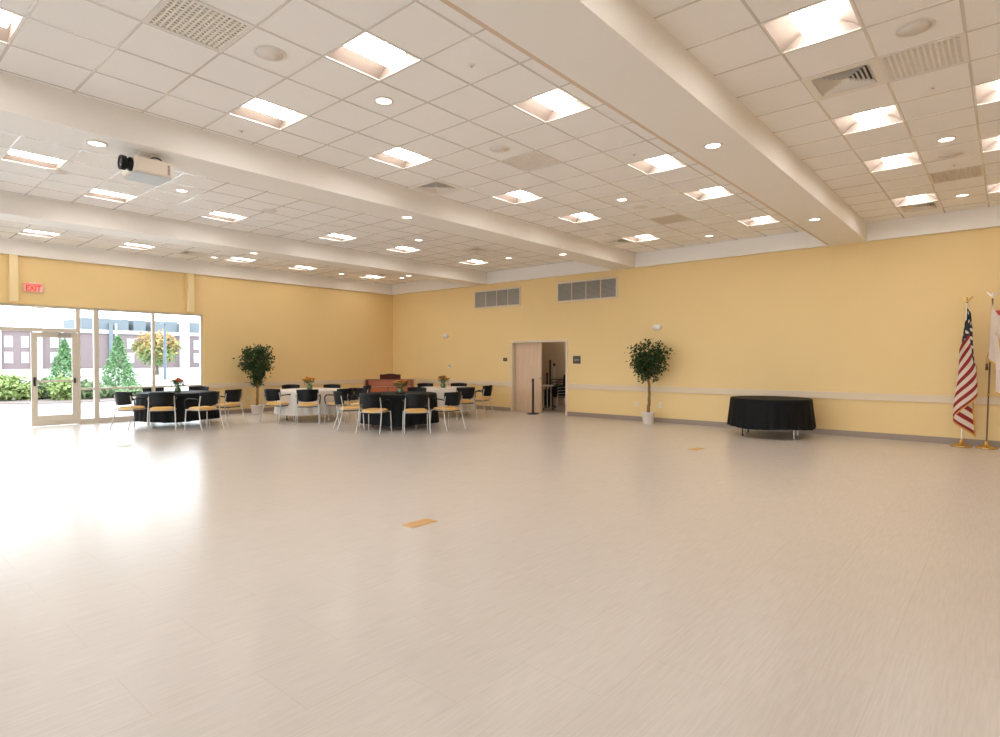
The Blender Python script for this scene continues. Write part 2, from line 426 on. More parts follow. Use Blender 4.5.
# perforated return panels
def make_vent(kind):
    t = empty('return_vent' if not kind else 'blank_vent', (0, 0, 0))
    f = MB()
    for a, b, c, d in ((-H-.012, H+.012, -H-.012, -H+.02), (-H-.012, H+.012, H-.02, H+.012), (-H-.012, -H+.02, -H+.02, H-.02), (H-.02, H+.012, -H+.02, H-.02)):
        f.box(a, b, c, d, -.005, .006)
    f.build('frame', M['vent_core'] if not kind else M['vent_tan'], t)
    g = MB(); n = 13 if not kind else 10
    for i in range(n+1):
        p = -H+.02+(2*H-.04)*i/n
        g.box(p-.008, p+.008, -H+.02, H-.02, 0, .012); g.box(-H+.02, H-.02, p-.008, p+.008, -.0005, .011)
    g.build('lattice', M['white_metal'] if not kind else M['vent_tan'], t)
    MB().box(-H+.01, H-.01, -H+.01, H-.01, .013, .02).build('backing', M['vent_core'] if not kind else M['vent_tan'], t)
    return t
VL = ['white perforated ceiling vent in middle bay, nearest the top edge', 'white perforated ceiling vent in middle bay beside a round speaker',
      'white lattice ceiling vent in right-hand bay beside the slatted diffuser', 'tan lattice ceiling vent in right-hand bay near the far wall',
      'faint tan ceiling vent in middle bay near the far wall']
vp = {}
for (s, c, k, kd), lab in zip(VENT, VL):
    loc = (SECT[s][1]+c*T, rowy(k, s), ZC)
    if kd not in vp: vp[kd] = make_vent(kd); o = vp[kd]; o.location = loc
    else: o = dup(vp[kd], loc)
    tag(o, lab, 'vent', 'ceiling return vents')
# four-way slatted diffusers
def make_diff():
    t = empty('air_diffuser', (0, 0, 0))
    f = MB()
    a = H+.012; b = .235
    f.add([(-a, -a, -.004), (a, -a, -.004), (a, a, -.004), (-a, a, -.004), (-b, -b, -.004), (b, -b, -.004), (b, b, -.004), (-b, b, -.004)],
          [(0, 1, 5, 4), (1, 2, 6, 5), (2, 3, 7, 6), (3, 0, 4, 7)])
    f.build('face_plate', M['white_metal'], t, solid=.006)
    g = MB()
    for i in range(6):
        r0 = .23-.036*i; r1 = r0-.030; z0 = -.004; z1 = .030
        g.add([(-r1, -r1, z1), (r1, -r1, z1), (r1, r1, z1), (-r1, r1, z1), (-r0, -r0, z0), (r0, -r0, z0), (r0, r0, z0), (-r0, r0, z0)],
              [(0, 1, 5, 4), (1, 2, 6, 5), (2, 3, 7, 6), (3, 0, 4, 7)])
    g.build('slats', M['white_metal'], t, solid=.003)
    MB().box(-.25, .25, -.25, .25, .05, .06).build('duct_opening', M['duct'], t)
    return t
DL = ['square slatted air diffuser in middle bay against the projector beam', 'square slatted air diffuser in middle bay near the far wall',
      'large square slatted air diffuser in right-hand bay between two ceiling lights', 'square slatted air diffuser in right-hand bay right at the far wall',
      'square slatted air diffuser in the window-side bay beside a downlight', 'square slatted air diffuser in the window-side bay near the corner',
      'square slatted air diffuser in the projector bay above the wall grilles']
dp = None
for (s, c, k), lab in zip(DIFF, DL):
    loc = (SECT[s][1]+c*T, rowy(k, s), ZC)
    if dp is None: dp = make_diff(); o = dp; o.location = loc
    else: o = dup(dp, loc)
    tag(o, lab, 'air diffuser', 'square ceiling air diffusers')
# round speakers
SPK = [(-4.885, 2.60, 'middle bay beside the nearest perforated vent'), (-4.885, 5.65, 'middle bay before the farther perforated vent'),
       (-.6, 5.78, 'right-hand bay beside the lattice vent'), (-.6, 9.62, 'right-hand bay behind a downlight'),
       (-10.2, 2.25, 'projector bay left of the projector'), (-4.885, 9.42, 'middle bay beyond the halfway downlight'), (-10.0, 5.3, 'projector bay past the projector')]
sp = None
for x, y, lab in SPK:
    if sp is None:
        sp = empty('ceiling_speaker', (0, 0, 0))
        MB().lathe((0, 0, 0), [(.120, 0), (.135, -.002), (.135, -.007), (.120, -.009), (.118, -.004)], 30).build('rim', M['white_metal'], sp)
        MB().lathe((0, 0, 0), [(.001, -.001), (.119, -.001), (.119, -.006), (.001, -.007)], 30).build('mesh_cover', M['speakerm'], sp)
        o = sp; o.location = (x, y, ZC)
    else: o = dup(sp, (x, y, ZC))
    tag(o, 'round pale flush ceiling speaker in the '+lab, 'speaker', 'round ceiling speakers')
SPR = [(-3.70, 3.89, 'middle bay between the top two ceiling lights'), (-6.77, 3.25, 'middle bay beside the projector beam'), (-8.9, 5.27, 'projector bay at the beam edge'),
       (-9.93, 6.85, 'projector bay in line with the downlights'), (-3.70, 10.1, 'middle bay between the farther lights'), (-.59, 7.14, 'right-hand bay behind the lattice vent'),
       (-.6, 10.15, 'right-hand bay before the tan vent'), (-.6, 12.83, 'right-hand bay nearest the far wall'), (-3.70, 6.93, 'middle bay just before the third right-row light')]
sk = None
for x, y, lab in SPR:
    if sk is None:
        sk = empty('sprinkler_head', (0, 0, 0))
        MB().lathe((0, 0, 0), [(.03, 0), (.034, -.002), (.030, -.006), (.012, -.008)], 16).build('escutcheon', M['white_metal'], sk)
        MB().lathe((0, 0, 0), [(.005, -.007), (.005, -.016), (.014, -.017), (.014, -.019), (.002, -.020)], 12).build('deflector', M['steel'], sk)
        o = sk; o.location = (x, y, ZC)
    else: o = dup(sk, (x, y, ZC))
    tag(o, 'tiny sprinkler head in the '+lab, 'sprinkler', 'ceiling sprinkler heads')

# ------------------------------------------------------------------ glazing
FX0, FX1 = XL-.13, XL-.03     # frame depth
def bar(mb, y0, y1, z0, z1, x0=FX0, x1=FX1): return mb.box(x0, x1, y0, y1, z0, z1)
def pane(parent, y0, y1, z0, z1, xc=XL-.08):
    o = MB().add([(xc, y0, z0), (xc, y1, z0), (xc, y1, z1), (xc, y0, z1)], [(0, 1, 2, 3)]).build('pane', M['glass'], parent)
    return o
def window(n, y0, y1, z0, z1, fl, fr, fb, ft, rails=()):
    m = MB()
    if fb: bar(m, y0, y1, z0, z0+fb)
    bar(m, y0, y1, z1-ft, z1)
    bar(m, y0, y0+fl, z0+fb, z1-ft); bar(m, y1-fr, y1, z0+fb, z1-ft)
    for r in rails: bar(m, y0+fl, y1-fr, r-.022, r+.022)
    o = struct(m, 'window_%d' % n, M['frame_w'])
    pane(o, y0+fl, y1-fr, z0+fb, z1-ft)
    return o
window(1, 5.68, 6.90, 0, GZ, .03, .05, .12, .05, (.83,))
window(2, 4.42, 5.68, 0, GZ, .055, .03, .12, .05, (.83,))
window(3, 4.05, 4.42, 0, GZ, .045, .05, .12, .05, (.83,))
window(4, 2.20, 4.05, 2.17, GZ, .05, .04, .08, .05)
window(5, 1.0, 2.20, 0, GZ, .03, .05, .12, .05, (.83,))
window(6, -.1, 1.0, 0, GZ, .03, .03, .12, .05, (.83,))
window(7, GY0, -.1, 0, GZ, .05, .03, .12, .05, (.83,))
# door leaf (closed); its partner to the left stands open, outside the frame
def glass_leaf(name):
    m = MB(); W_ = .885
    m.box(0, .05, 0, .115, .01, 2.15); m.box(0, .05, W_-.115, W_, .01, 2.15)
    m.box(0, .05, .115, W_-.115, .01, .25); m.box(0, .05, .115, W_-.115, 2.04, 2.15); m.box(0, .05, .115, W_-.115, 1.01, 1.055)
    o = m.build(name, M['frame_w']); o['kind'] = 'structure'
    MB().add([(.025, .115, .25), (.025, W_-.115, .25), (.025, W_-.115, 2.04), (.025, .115, 2.04)], [(0, 1, 2, 3)]).build('pane', M['glass'], o)
    MB().box(.05, .075, .035, .075, .93, 1.13).build('door_handle', M['blackm'], o)
    MB().box(.05, .075, .80, .835, .98, 1.10).build('door_handle', M['blackm'], o)
    c = MB(); c.box(.05, .10, .50, .74, 2.075, 2.13); c.tube([(.09, .62, 2.14), (.16, .40, 2.15), (.07, .2, 2.155)], .009)
    c.build('door_closer', M['steel'], o)
    return o
d1 = glass_leaf('door_1'); d1.location = (XL-.10, 3.163, 0)
d2 = glass_leaf('door_2'); d2.location = (XL-.12, 2.26, 0); d2.rotation_euler = (0, 0, R(95))

# EXIT sign
ex = empty('exit_sign', (XL, 3.20, 3.05), 0, 'small red lettered EXIT sign on the yellow wall above the glass door', 'exit sign')
MB().box(.012, .045, -.18, .18, 0, .20).build('housing', M['exit_face'], ex, bevel=.006)
MB().box(0, .012, -.06, .06, .06, .22).build('mount', M['white_metal'], ex)
MB().box(.0455, .048, -.175, .175, .165, .178).build('edge_strip', M['exit_red'], ex)
cu = bpy.data.curves.new('lettering', 'FONT'); cu.body = 'EXIT'; cu.size = .175; cu.extrude = .002; cu.align_x = 'CENTER'; cu.offset = .004
cu.materials.append(M['exit_red'])
tmp = bpy.data.objects.new('tmp', cu); COL.objects.link(tmp); bpy.context.view_layer.update()
lme = bpy.data.meshes.new_from_object(tmp.evaluated_get(bpy.context.evaluated_depsgraph_get())); bpy.data.objects.remove(tmp)
lt = bpy.data.objects.new('lettering', lme); COL.objects.link(lt); lt.parent = ex
lt.location = (.048, 0, .025); lt.rotation_euler = (PI/2, 0, PI/2); lt.scale = (.78, 1, 1)
# small sensor above the doors
MB().box(XL, XL+.06, 3.25, 3.40, GZ-.09, GZ-.03).build('door_sensor', M['white_metal'], bevel=.01)
tag(bpy.data.objects['door_sensor'], 'small pale door sensor under the header above the glass door', 'sensor')

def CB(px, d):
    a = R(40.813); t = (px-500)/590*d
    return (-math.sin(a)*d+math.cos(a)*t, math.cos(a)*d+math.sin(a)*t)
# ------------------------------------------------------------------ storage doorway
fr = MB(); fy0, fy1 = YR-.02, YR+T_+.02
fr.box(DX0-.01, DX0+.05, fy0, fy1, 0, DZ+.03); fr.box(DX1-.05, DX1+.01, fy0, fy1, 0, DZ+.03); fr.box(DX0+.05, DX1-.05, fy0, fy1, DZ-.03, DZ+.03)
struct(fr, 'trim_12', M['doorframe'], bevel=.004)
dl_ = MB().box(0, .955, 0, .045, .01, DZ-.035).build('door_3', M['birch'], bevel=.003); dl_['kind'] = 'structure'
dl_.location = (DX0+.055, YR+.12, 0); dl_.rotation_euler = (0, 0, 0)
hb = MB(); hb.lathe((0, 0, 0), [(.03, 0), (.03, .008), (.01, .01), (.01, .05)], 14)
hh = hb.build('door_handle', M['steel'], dl_); hh.rotation_euler = (PI/2, 0, 0); hh.location = (.91, 0, 1.0)
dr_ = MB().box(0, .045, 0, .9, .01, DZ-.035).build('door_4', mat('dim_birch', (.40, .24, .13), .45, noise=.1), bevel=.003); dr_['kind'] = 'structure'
dr_.location = (DX1-.08, YR+.24, 0); dr_.rotation_euler = (0, 0, R(10))
# back room shell
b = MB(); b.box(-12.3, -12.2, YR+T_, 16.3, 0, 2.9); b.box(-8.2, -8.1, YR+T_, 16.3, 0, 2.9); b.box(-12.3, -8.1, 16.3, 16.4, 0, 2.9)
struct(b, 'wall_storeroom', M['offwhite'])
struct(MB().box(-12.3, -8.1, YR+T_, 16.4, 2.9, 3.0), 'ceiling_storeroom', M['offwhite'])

def stanchion(loc, label, h=1.0, m='blackm', br=.17):
    t = empty('stanchion', loc, 0, label, 'stanchion', 'retractable belt posts')
    MB().lathe((0, 0, 0), [(br, 0), (br, .012), (br*.85, .025), (.035, .038), (.032, .06)], 28).build('base', M['blackm'], t)
    MB().cyl((0, 0), .032, .05, h-.09, 18).build('post', M[m], t)
    MB().lathe((0, 0, 0), [(.036, h-.09), (.038, h-.02), (.030, h), (.005, h)], 18).build('belt_cassette', M['blackm'], t)
    return t
stanchion((-10.17, 13.2, 0), 'black belt post standing in front of the light wooden door')
# tall pole stands in the storeroom
stanchion((*CB(547.2, 18.75), 0), 'short black pole stand in the storeroom beside the wooden door', 1.12, 'blackm', .10)
stanchion((*CB(550.2, 19.3), 0), 'tallest black pole stand inside the storeroom', 1.53, 'blackm', .12)
stanchion((*CB(554.2, 19.0), 0), 'slim steel pole stand right of the tallest in the storeroom', 1.42, 'steel', .10)
ct = empty('storage_cart', (*CB(548, 18.1), 0), R(40.8), 'pale topped storage cart with chrome uprights inside the storeroom doorway', 'cart')
MB().box(-.17, .17, -.16, .16, .72, .76).build('top_shelf', M['white_metal'], ct, bevel=.008)
MB().box(-.16, .16, -.15, .15, .10, .12).build('bottom_shelf', M['blackm'], ct)
for sx in (-.14, -.03, .08):
    MB().cyl((sx, -.14), .012, .05, .72, 10).build('upright', M['white_metal'], ct)
for sx in (-.14, .14):
    MB().cyl((sx, .14), .012, .05, .72, 10).build('upright', M['chrome'], ct)
MB().box(-.15, .15, -.10, .14, .125, .62).build('black_crate', M['blackcloth'], ct, bevel=.01)
for sx in (-.14, .14):
    for sy in (-.14, .14):
        MB().box(sx-.012, sx+.012, sy-.03, sy+.03, 0, .06).build('caster', M['blackm'], ct, bevel=.01)
fl = empty('storeroom_fill_light', (-10.4, 15.2, 2.9), 0, 'unseen batten fill light added on the storeroom ceiling', 'ceiling light')  # added lamp, out of view, brightens the storeroom
MB().box(-.6, .6, -.06, .06, -.05, 0).build('housing', M['white_metal'], fl, bevel=.005)
tb = MB().cyl((0, 0), .02, -.56, .56, 14).build('tube', mat('storeroom_fill_tube', (.9, .9, .9), .5, emit=(1, .9, .75), es=42), fl); tb.rotation_euler = (0, PI/2, 0); tb.location = (0, 0, -.075)

# wall devices on the right-hand wall
def plaque(name, x, z, w_, h_, label, cat='sign', sym=True):
    t = empty(name, (x, YR, z), 0, label, cat)
    MB().box(-w_/2, w_/2, -.012, 0, -h_/2, h_/2).build('plate', M['plaque'], t, bevel=.003)
    if sym:
        MB().box(-w_*.32, w_*.32, -.0135, -.012, -h_*.06, h_*.02).build('raised_strip', M['plaque_t'], t)
    return t
plaque('wall_plaque', -8.86, 1.53, .24, .21, 'dark rectangular plaque on wall right of the storeroom door')
plaque('wall_plaque', -11.40, 1.54, .15, .10, 'smaller dark plaque on wall left of the storeroom door')
def strobe(x, z, label):
    t = empty('wall_strobe', (x, YR, z), 0, label, 'alarm strobe')
    o = MB().lathe((0, 0, 0), [(.10, 0), (.10, .025), (.085, .045), (.02, .05)], 24).build('housing', M['white_metal'], t); o.rotation_euler = (PI/2, 0, 0); o.scale = (1.25, .72, 1)
    MB().box(-.035, .035, -.065, -.045, -.03, .03).build('lens', M['clearlens'], t, bevel=.008)
strobe(-6.53, 2.33, 'white oval wall strobe above and right of the round potted tree')
strobe(-13.95, 2.31, 'white wall strobe on the wall near the far corner')
fa = empty('fire_alarm', (-.13, YR, 2.31), 0, 'red wall fire alarm at right frame edge beside the white flag', 'fire alarm')
MB().box(-.07, .07, -.05, 0, -.075, .075).build('housing', M['alarm_red'], fa, bevel=.01)
MB().box(-.05, .05, -.06, -.05, -.05, -.015).build('lens', M['clearlens'], fa, bevel=.004)
th = empty('thermostat', (-13.78, YR, 1.32), 0, 'small white thermostat on the wall between piano and storeroom door', 'thermostat')
MB().box(-.05, .05, -.025, 0, -.06, .06).build('housing', M['white_metal'], th, bevel=.008)
MB().box(-.03, .03, -.027, -.025, .0, .035).build('display', M['duct'], th)
def outlet(loc, rz, label):
    t = empty('wall_outlet', loc, rz, label, 'outlet')
    MB().box(-.038, .038, -.007, 0, -.06, .06).build('cover_plate', M['white_metal'], t, bevel=.003)
    for dz in (-.025, .025):
        MB().box(-.016, .016, -.010, -.007, dz-.014, dz+.014).build('socket', M['vent_tan'], t, bevel=.002)
outlet((-7.08, YR, .42), 0, 'white wall outlet left of the round potted tree')
outlet((-6.44, YR, .42), 0, 'white wall outlet right of the round potted tree')
outlet((XL, 8.15, .42), R(90), 'white wall outlet beside the potted tree near the windows')

# wall grilles
def grille(x0, x1, z0, z1, label):
    cx = (x0+x1)/2; t = empty('wall_grille', (cx, YR, z0), 0, label, 'air grille', 'wall air grilles')
    W_ = (x1-x0)/2; h = z1-z0
    f = MB(); b_ = .045
    f.box(-W_, W_, -.03, 0, 0, b_); f.box(-W_, W_, -.03, 0, h-b_, h); f.box(-W_, -W_+b_, -.03, 0, b_, h-b_); f.box(W_-b_, W_, -.03, 0, b_, h-b_)
    f.build('frame', M['doorframe'], t, bevel=.004)
    iw = (2*W_-2*b_)/4
    for i in range(4):
        a = -W_+b_+iw*i
        MB().box(a, a+iw, -.004, -.001, b_, h-b_).build('backing', M['grille_bg'], t)
        l = MB(); n = 15
        for k in range(n):
            z = b_+(h-2*b_)*(k+.5)/n
            l.add([(a+.006, -.024, z-.010), (a+iw-.006, -.024, z-.010), (a+iw-.006, -.006, z+.012), (a+.006, -.006, z+.012)], [(0, 1, 2, 3)])
        l.build('louvre_panel', M['louvre'], t, solid=.003)
        if i: MB().box(a-.012, a+.012, -.029, -.004, b_, h-b_).build('mullion', M['doorframe'], t)
grille(-12.66, -10.80, 3.11, 3.67, 'long grey louvred air grille high on wall, nearer the corner')
grille(-9.51, -7.62, 3.11, 3.67, 'long grey louvred air grille high on wall, right-hand one')

# projector under the beam
pj = empty('projector', (-7.42, 2.47, 3.57), 0, 'white ceiling projector with black lens hanging under the beam', 'projector')
MB().box(-.21, .21, -.19, .20, .012, .185).build('body', M['proj_w'], pj, bevel=.022)
MB().box(-.20, .20, -.18, .19, 0, .014).build('underside', M['proj_g'], pj, bevel=.005)
ln = MB().lathe((0, 0, 0), [(.075, 0), (.075, .03), (.06, .035), (.06, .06), (.078, .065), (.078, .115), (.066, .118), (.060, .10), (.02, .095)], 28).build('lens', M['blackp'], pj)
ln.rotation_euler = (PI/2, 0, 0); ln.location = (.10, -.185, .10)
lg = MB().lathe((0, 0, 0), [(.058, 0), (.04, .008), (.005, .011)], 20).build('front_glass', M['lensglass'], ln); lg.location = (0, 0, .101)
v = MB()
for i in range(7): v.box(.2095, .213, .14, .165, .04+.016*i, .049+.016*i)
v.build('side_vent', M['duct'], pj)
MB().cyl((0, 0), .03, .18, .267, 16).build('mount_pole', M['white_metal'], pj)
MB().box(-.09, .09, -.09, .09, .255, .267).build('mount_plate', M['white_metal'], pj)
MB().tube([(.15, -.02, .185), (.15, .02, .215), (.15, .08, .21), (.15, .11, .185)], .008, sub=4).build('cable', M['blackp'], pj)

# floor box covers
def fplate(loc, w_, d_, rz, m, label):
    t = empty('floor_box', loc, rz, label, 'floor outlet cover')
    MB().box(-w_/2, w_/2, -d_/2, d_/2, 0, .004).build('frame', M[m], t, bevel=.0015)
    g = MB()
    for i in range(2): g.box(-w_/2+.02+i*(w_/2-.015), -.005+i*(w_/2-.015), -d_/2+.02, d_/2-.02, .004, .006)
    g.build('lid', M[m], t, bevel=.001)
fplate((-4.15, 3.66, 0), .16, .31, R(0), 'plate', 'tan rectangular floor outlet cover in the middle of the open floor')
fplate((-4.04, 9.83, 0), .16, .31, R(0), 'plate', 'tan rectangular floor outlet cover farther back, before the plant')
fplate((-11.85, 3.5, 0), .16, .31, R(0), 'plate2', 'pale rectangular floor outlet cover in front of the windows')

# ------------------------------------------------------------------ tables
CAMF = Vector((-math.sin(R(40.813)), math.cos(R(40.813)), 0)); CAMR = Vector((math.cos(R(40.813)), math.sin(R(40.813)), 0))
def spot(px, d):
    p = CAMF*d+CAMR*((px-500)/590*d); return p.x, p.y
def make_cloth(r, hem, seed, nf=26, flare=.045, amp=.018):
    rnd = random.Random(seed); ph = [rnd.random()*6.28 for _ in range(6)]
    n = 190; zt = .762
    prof = [(0, 0), (.5, 0), (.9, 0), (.985, -.001), (1.0, -.012)]
    m = MB(); rings = []
    for rr, dz in prof: rings.append([(r*rr*math.cos(2*PI*i/n), r*rr*math.sin(2*PI*i/n), zt+dz) for i in range(n)])
    K = 10
    for k in range(1, K+1):
        t = k/K; ring = []
        for i in range(n):
            a = 2*PI*i/n
            w_ = math.sin(nf*a+ph[0]+.8*math.sin(3*a+ph[1]))+.45*math.sin(nf*.5*a*2//1*.5+ph[2]) if False else math.sin(nf*a+ph[0]+.9*math.sin(3*a+ph[1]))+.4*math.sin(11*a+ph[2])
            rr = r+.004+flare*t**1.2+amp*t*w_
            z = zt-.012-(zt-.012-hem)*t+.012*t*math.sin(4*a+ph[3])
            ring.append((rr*math.cos(a), rr*math.sin(a), z))
        rings.append(ring)
    vs = [p for q in rings[1:] for p in q]; NR = len(rings)-1
    fs = [(j*n+i, j*n+(i+1) % n, (j+1)*n+(i+1) % n, (j+1)*n+i) for j in range(NR-1) for i in range(n)]
    fs.append(tuple(range(n-1, -1, -1)))
    m.add(vs, fs, 0, True)
    return m
def make_table(loc, rz, r, hem, clothm, lab_t, lab_c, seed, casters=False):
    t = empty('round_table', (*loc, 0), rz, lab_t, 'table', 'round banquet tables')
    MB().cyl((0, 0), r-.006, .728, .755, 48, smooth=True).build('tabletop', M['tabletop'], t)
    lr = r*.62
    for sx in (-1, 1):
        for sy in (-1, 1):
            g = MB(); g.tube([(sx*lr, sy*r*.42, .728), (sx*lr, sy*r*.42, .015)], .014, 10); g.cyl((sx*lr, sy*r*.42), .019, 0, .03, 12)
            g.build('leg', M['chrome'] if sx > 0 else M['blackm'], t)
        MB().tube([(sx*lr, -r*.42, .30), (sx*lr, r*.42, .30)], .010, 8).build('crossbar', M['blackm'], t)
        MB().box(sx*lr-.02, sx*lr+.02, -r*.5, r*.5, .70, .728).build('rail', M['blackm'], t)
    c = make_cloth(r, hem, seed).build('tablecloth', M[clothm], None, (*loc, 0), rz, solid=0)
    tag(c, lab_c, 'tablecloth', 'floor length round tablecloths')
    return t, c
T1 = spot(177.5, 14.0); T2 = spot(311, 15.3); T3 = spot(400, 13.6); T4 = spot(444, 16.3)
T5 = (-3.645, 12.57)
make_table(T1, .3, .84, .13, 'blackcloth', 'round table by the windows, standing under a black cloth', 'black floor-length cloth on the round table by the windows', 1)
make_table(T2, .8, .84, .17, 'whitecloth', 'round table between plant and piano, under a white cloth', 'white cloth draped over the left-hand white round table', 2)
make_table(T3, .5, .84, .10, 'blackcloth', 'round table in front of the piano, under a black cloth', 'black cloth on the nearest round table, in front of the piano', 3)
make_table(T4, .5, .84, .17, 'whitecloth', 'round table at far right of the group, under a white cloth', 'white cloth on the far round table left of the storeroom door', 4)
make_table(T5, R(8), .755, .195, 'blackcloth', 'lone round table against the right wall under a black cloth', 'pleated black cloth on the lone table against the right wall', 5)

# flowers
def bouquet(loc, pal, label, seed, sc=1):
    rnd = random.Random(seed); t = empty('flower_vase', (*loc, .763), rnd.random()*6, label, 'flowers', 'table centrepieces')
    MB().lathe((0, 0, 0), [(.042, 0), (.056, .01), (.058, .05), (.050, .085), (.054, .10), (.048, .10), (.044, .08)], 20).build('vase', M['vase'], t)
    g = MB(); tips = []
    for i in range(20):
        a = rnd.random()*6.28; rr = .14*sc*math.sqrt(rnd.random()); tip = (rr*math.cos(a), rr*math.sin(a), .17+.11*sc*(1-(rr/.16/sc)**2)*rnd.uniform(.6, 1.1))
        tips.append(tip); g.tube([(rr*.15*math.cos(a), rr*.15*math.sin(a), .10), (rr*.6*math.cos(a), rr*.6*math.sin(a), .16), tip], .0025, 5)
    for i in range(70):
        tp = rnd.choice(tips); g.leaf((tp[0]*.9, tp[1]*.9, tp[2]-rnd.uniform(.0, .06)), .06, 0)
    g.build('foliage', M['stemgreen'], t)
    t.scale = (1.22, 1.22, 1.12)
    for tp in tips[:17]:
        b = MB(); m = rnd.choice(pal); n = 9
        for ring in range(2):
            for k in range(n):
                a = 2*PI*k/n+ring*.35; rr = .068-.02*ring
                c0 = Vector((0, 0, 0)); o1 = Vector((math.cos(a-.3)*rr*.6, math.sin(a-.3)*rr*.6, .010+.01*ring)); o2 = Vector((math.cos(a)*rr, math.sin(a)*rr, .012+.014*ring)); o3 = Vector((math.cos(a+.3)*rr*.6, math.sin(a+.3)*rr*.6, .010+.01*ring))
                b.add([c0, o1, o2, o3], [(0, 1, 2, 3)])
        b.lathe((0, 0, .004), [(.010, 0), (.012, .008), (.004, .014)], 8)
        b.build('blossom', M[m], t, loc=tp)
bouquet(T1, ['fl_or', 'fl_or', 'fl_ye'], 'vase of orange flowers on black table by the windows', 1)
bouquet(spot(309.5, 15.3), ['fl_ye', 'fl_ye', 'fl_or'], 'vase of yellow flowers on left-hand white table', 2)
bouquet(spot(400.5, 13.6), ['fl_or', 'fl_cr', 'fl_ye'], 'vase of orange and cream flowers on black table before the piano', 3)
bouquet(spot(443, 16.3), ['fl_or', 'fl_ye', 'stemgreen', 'stemgreen'], 'vase of mostly green flowers on the far white table', 4)

# ------------------------------------------------------------------ chairs
def make_chair():
    t = empty('arm_chair', (0, 0, 0))
    c = MB()
    def cush(u, v):
        x = -1+2*u; y = -1+2*v
        # squircle outline
        k = 1-.07*(x*x)*(y*y)*2
        edge = max(abs(x), abs(y))
        z = .470+.024*(1-edge**6)-.008*math.cos(PI*x)*0-.012*max(0, y)**3
        return (x*.235*k*(1-.04*(y < 0)*abs(y)), .0+y*.235*k, z)
    c.grid(cush, 14, 14)
    def cushb(u, v):
        p = cush(u, v); return (p[0]*.97, p[1]*.97, .418)
    c.grid(cushb, 14, 14)
    # side wall
    per = [(i/14, 0) for i in range(14)]+[(1, i/14) for i in range(14)]+[(1-i/14, 1) for i in range(14)]+[(0, 1-i/14) for i in range(14)]
    n = len(per); vs = [cush(*p) for p in per]+[(cush(*p)[0]*1.01, cush(*p)[1]*1.01, .448) for p in per]+[cushb(*p) for p in per]
    c.add(vs, [(j*n+i, j*n+(i+1) % n, (j+1)*n+(i+1) % n, (j+1)*n+i) for j in range(2) for i in range(n)], 0, True)
    c.build('seat_cushion', M['seat'], t)
    MB().box(-.22, .22, -.215, .215, .398, .419).build('seat_pan', M['blackp'], t, bevel=.008)
    def back(u, v):
        x = -1+2*u; z = v
        w_ = .235+.012*z-.03*(1-z)**3
        hh = .535+.30*z-.012*(x*x)*(z > .5)*z+.02*(x*x)*(1-z)
        return (x*w_, -.185-.155*(1-x*x)-.045*z, hh)
    c = MB().grid(back, 18, 10)
    c.build('backrest', M['blackp'], t, solid=.016)
    for sx in (-1, 1):
        MB().tube([(sx*.268, -.345, .0), (sx*.262, -.27, .22), (sx*.252, -.222, .46), (sx*.243, -.232, .60), (sx*.238, -.258, .74)], .0115, 8, sub=4).build('leg', M['chrome'], t)
        MB().tube([(sx*.268, .235, .0), (sx*.262, .222, .22), (sx*.256, .21, .44)], .0115, 8, sub=3).build('leg', M['chrome'], t)
        MB().tube([(sx*.246, -.235, .655), (sx*.265, -.14, .672), (sx*.272, .02, .678), (sx*.272, .14, .668), (sx*.270, .215, .63), (sx*.264, .235, .56), (sx*.257, .215, .45)], .0135, 8, sub=5).build('armrest', M['blackp'], t)
        MB().tube([(sx*.254, -.222, .445), (sx*.257, .21, .435)], .010, 8).build('side_rail', M['chrome'], t)
    MB().tube([(-.253, -.222, .43), (.253, -.222, .43)], .010, 8).build('back_rail', M['chrome'], t)
    MB().tube([(-.256, .19, .415), (.256, .19, .415)], .010, 8).build('front_rail', M['chrome'], t)
    return t
chair0 = make_chair(); first = [True]
def chair(px, d, face, label, group, at=None):
    # face: table centre the chair looks at (or angle offset)
    x, y = at if at else spot(px, d)
    ang = math.atan2(face[1]-y, face[0]-x)-PI/2+R(face[2] if len(face) > 2 else 0)
    if first[0]: first[0] = False; o = chair0; o.location = (x, y, 0); o.rotation_euler = (0, 0, ang)
    else: o = dup(chair0, (x, y, 0), ang)
    tag(o, label, 'chair', group)
    return o
g1 = 'yellow seated armchairs around the window table'
D_ = 'black armchair, yellow seat, '
chair(133, 13.15, (*T1, 12), D_+'at left end of the window table, facing right', g1)
chair(162, 12.95, (*T1, 14), D_+'at the window table, near side, left of two seen from behind', g1)
chair(202.5, 13.05, (*T1, 14), D_+'at the window table, near side, right of two seen from behind', g1)
chair(226, 14.05, (*T1, -25), D_+'at right end of the window table, facing left', g1)
chair(156, 15.1, (*T1, 0), D_+'behind the window table, left of its orange flowers', g1)
chair(195.5, 15.25, (*T1, 0), D_+'behind the window table, right of its orange flowers', g1)
g2 = 'yellow seated armchairs around the left white table'
chair(278.5, 14.5, (*T2, 14), D_+'at left end of left-hand white table, beside the potted tree', g2)
chair(308, 14.2, (*T2, 0), D_+'seen from behind before left-hand white table', g2)
chair(339.5, 14.55, (*T2, 0), D_+'at right side of left-hand white table, facing left', g2)
chair(356.5, 15.75, (*T2, 0), D_+'far right of left-hand white table, left of the piano', g2)
chair(293.5, 16.35, (*T2, 0), D_+'behind left-hand white table, only top of back showing, left one', g2)
chair(328.5, 16.4, (*T2, 0), D_+'behind left-hand white table, only top of back showing, right one', g2)
g3 = 'yellow seated armchairs around the front black table'
chair(375, 12.5, (*T3, 3), D_+'nearest of all, seen from behind at left front of black table', g3)
chair(416, 12.45, (*T3, -12), D_+'nearest of all, seen from behind at right front of black table', g3)
chair(446, 13.0, (*T3, -16), D_+'at right end of the nearest black table, facing left', g3)
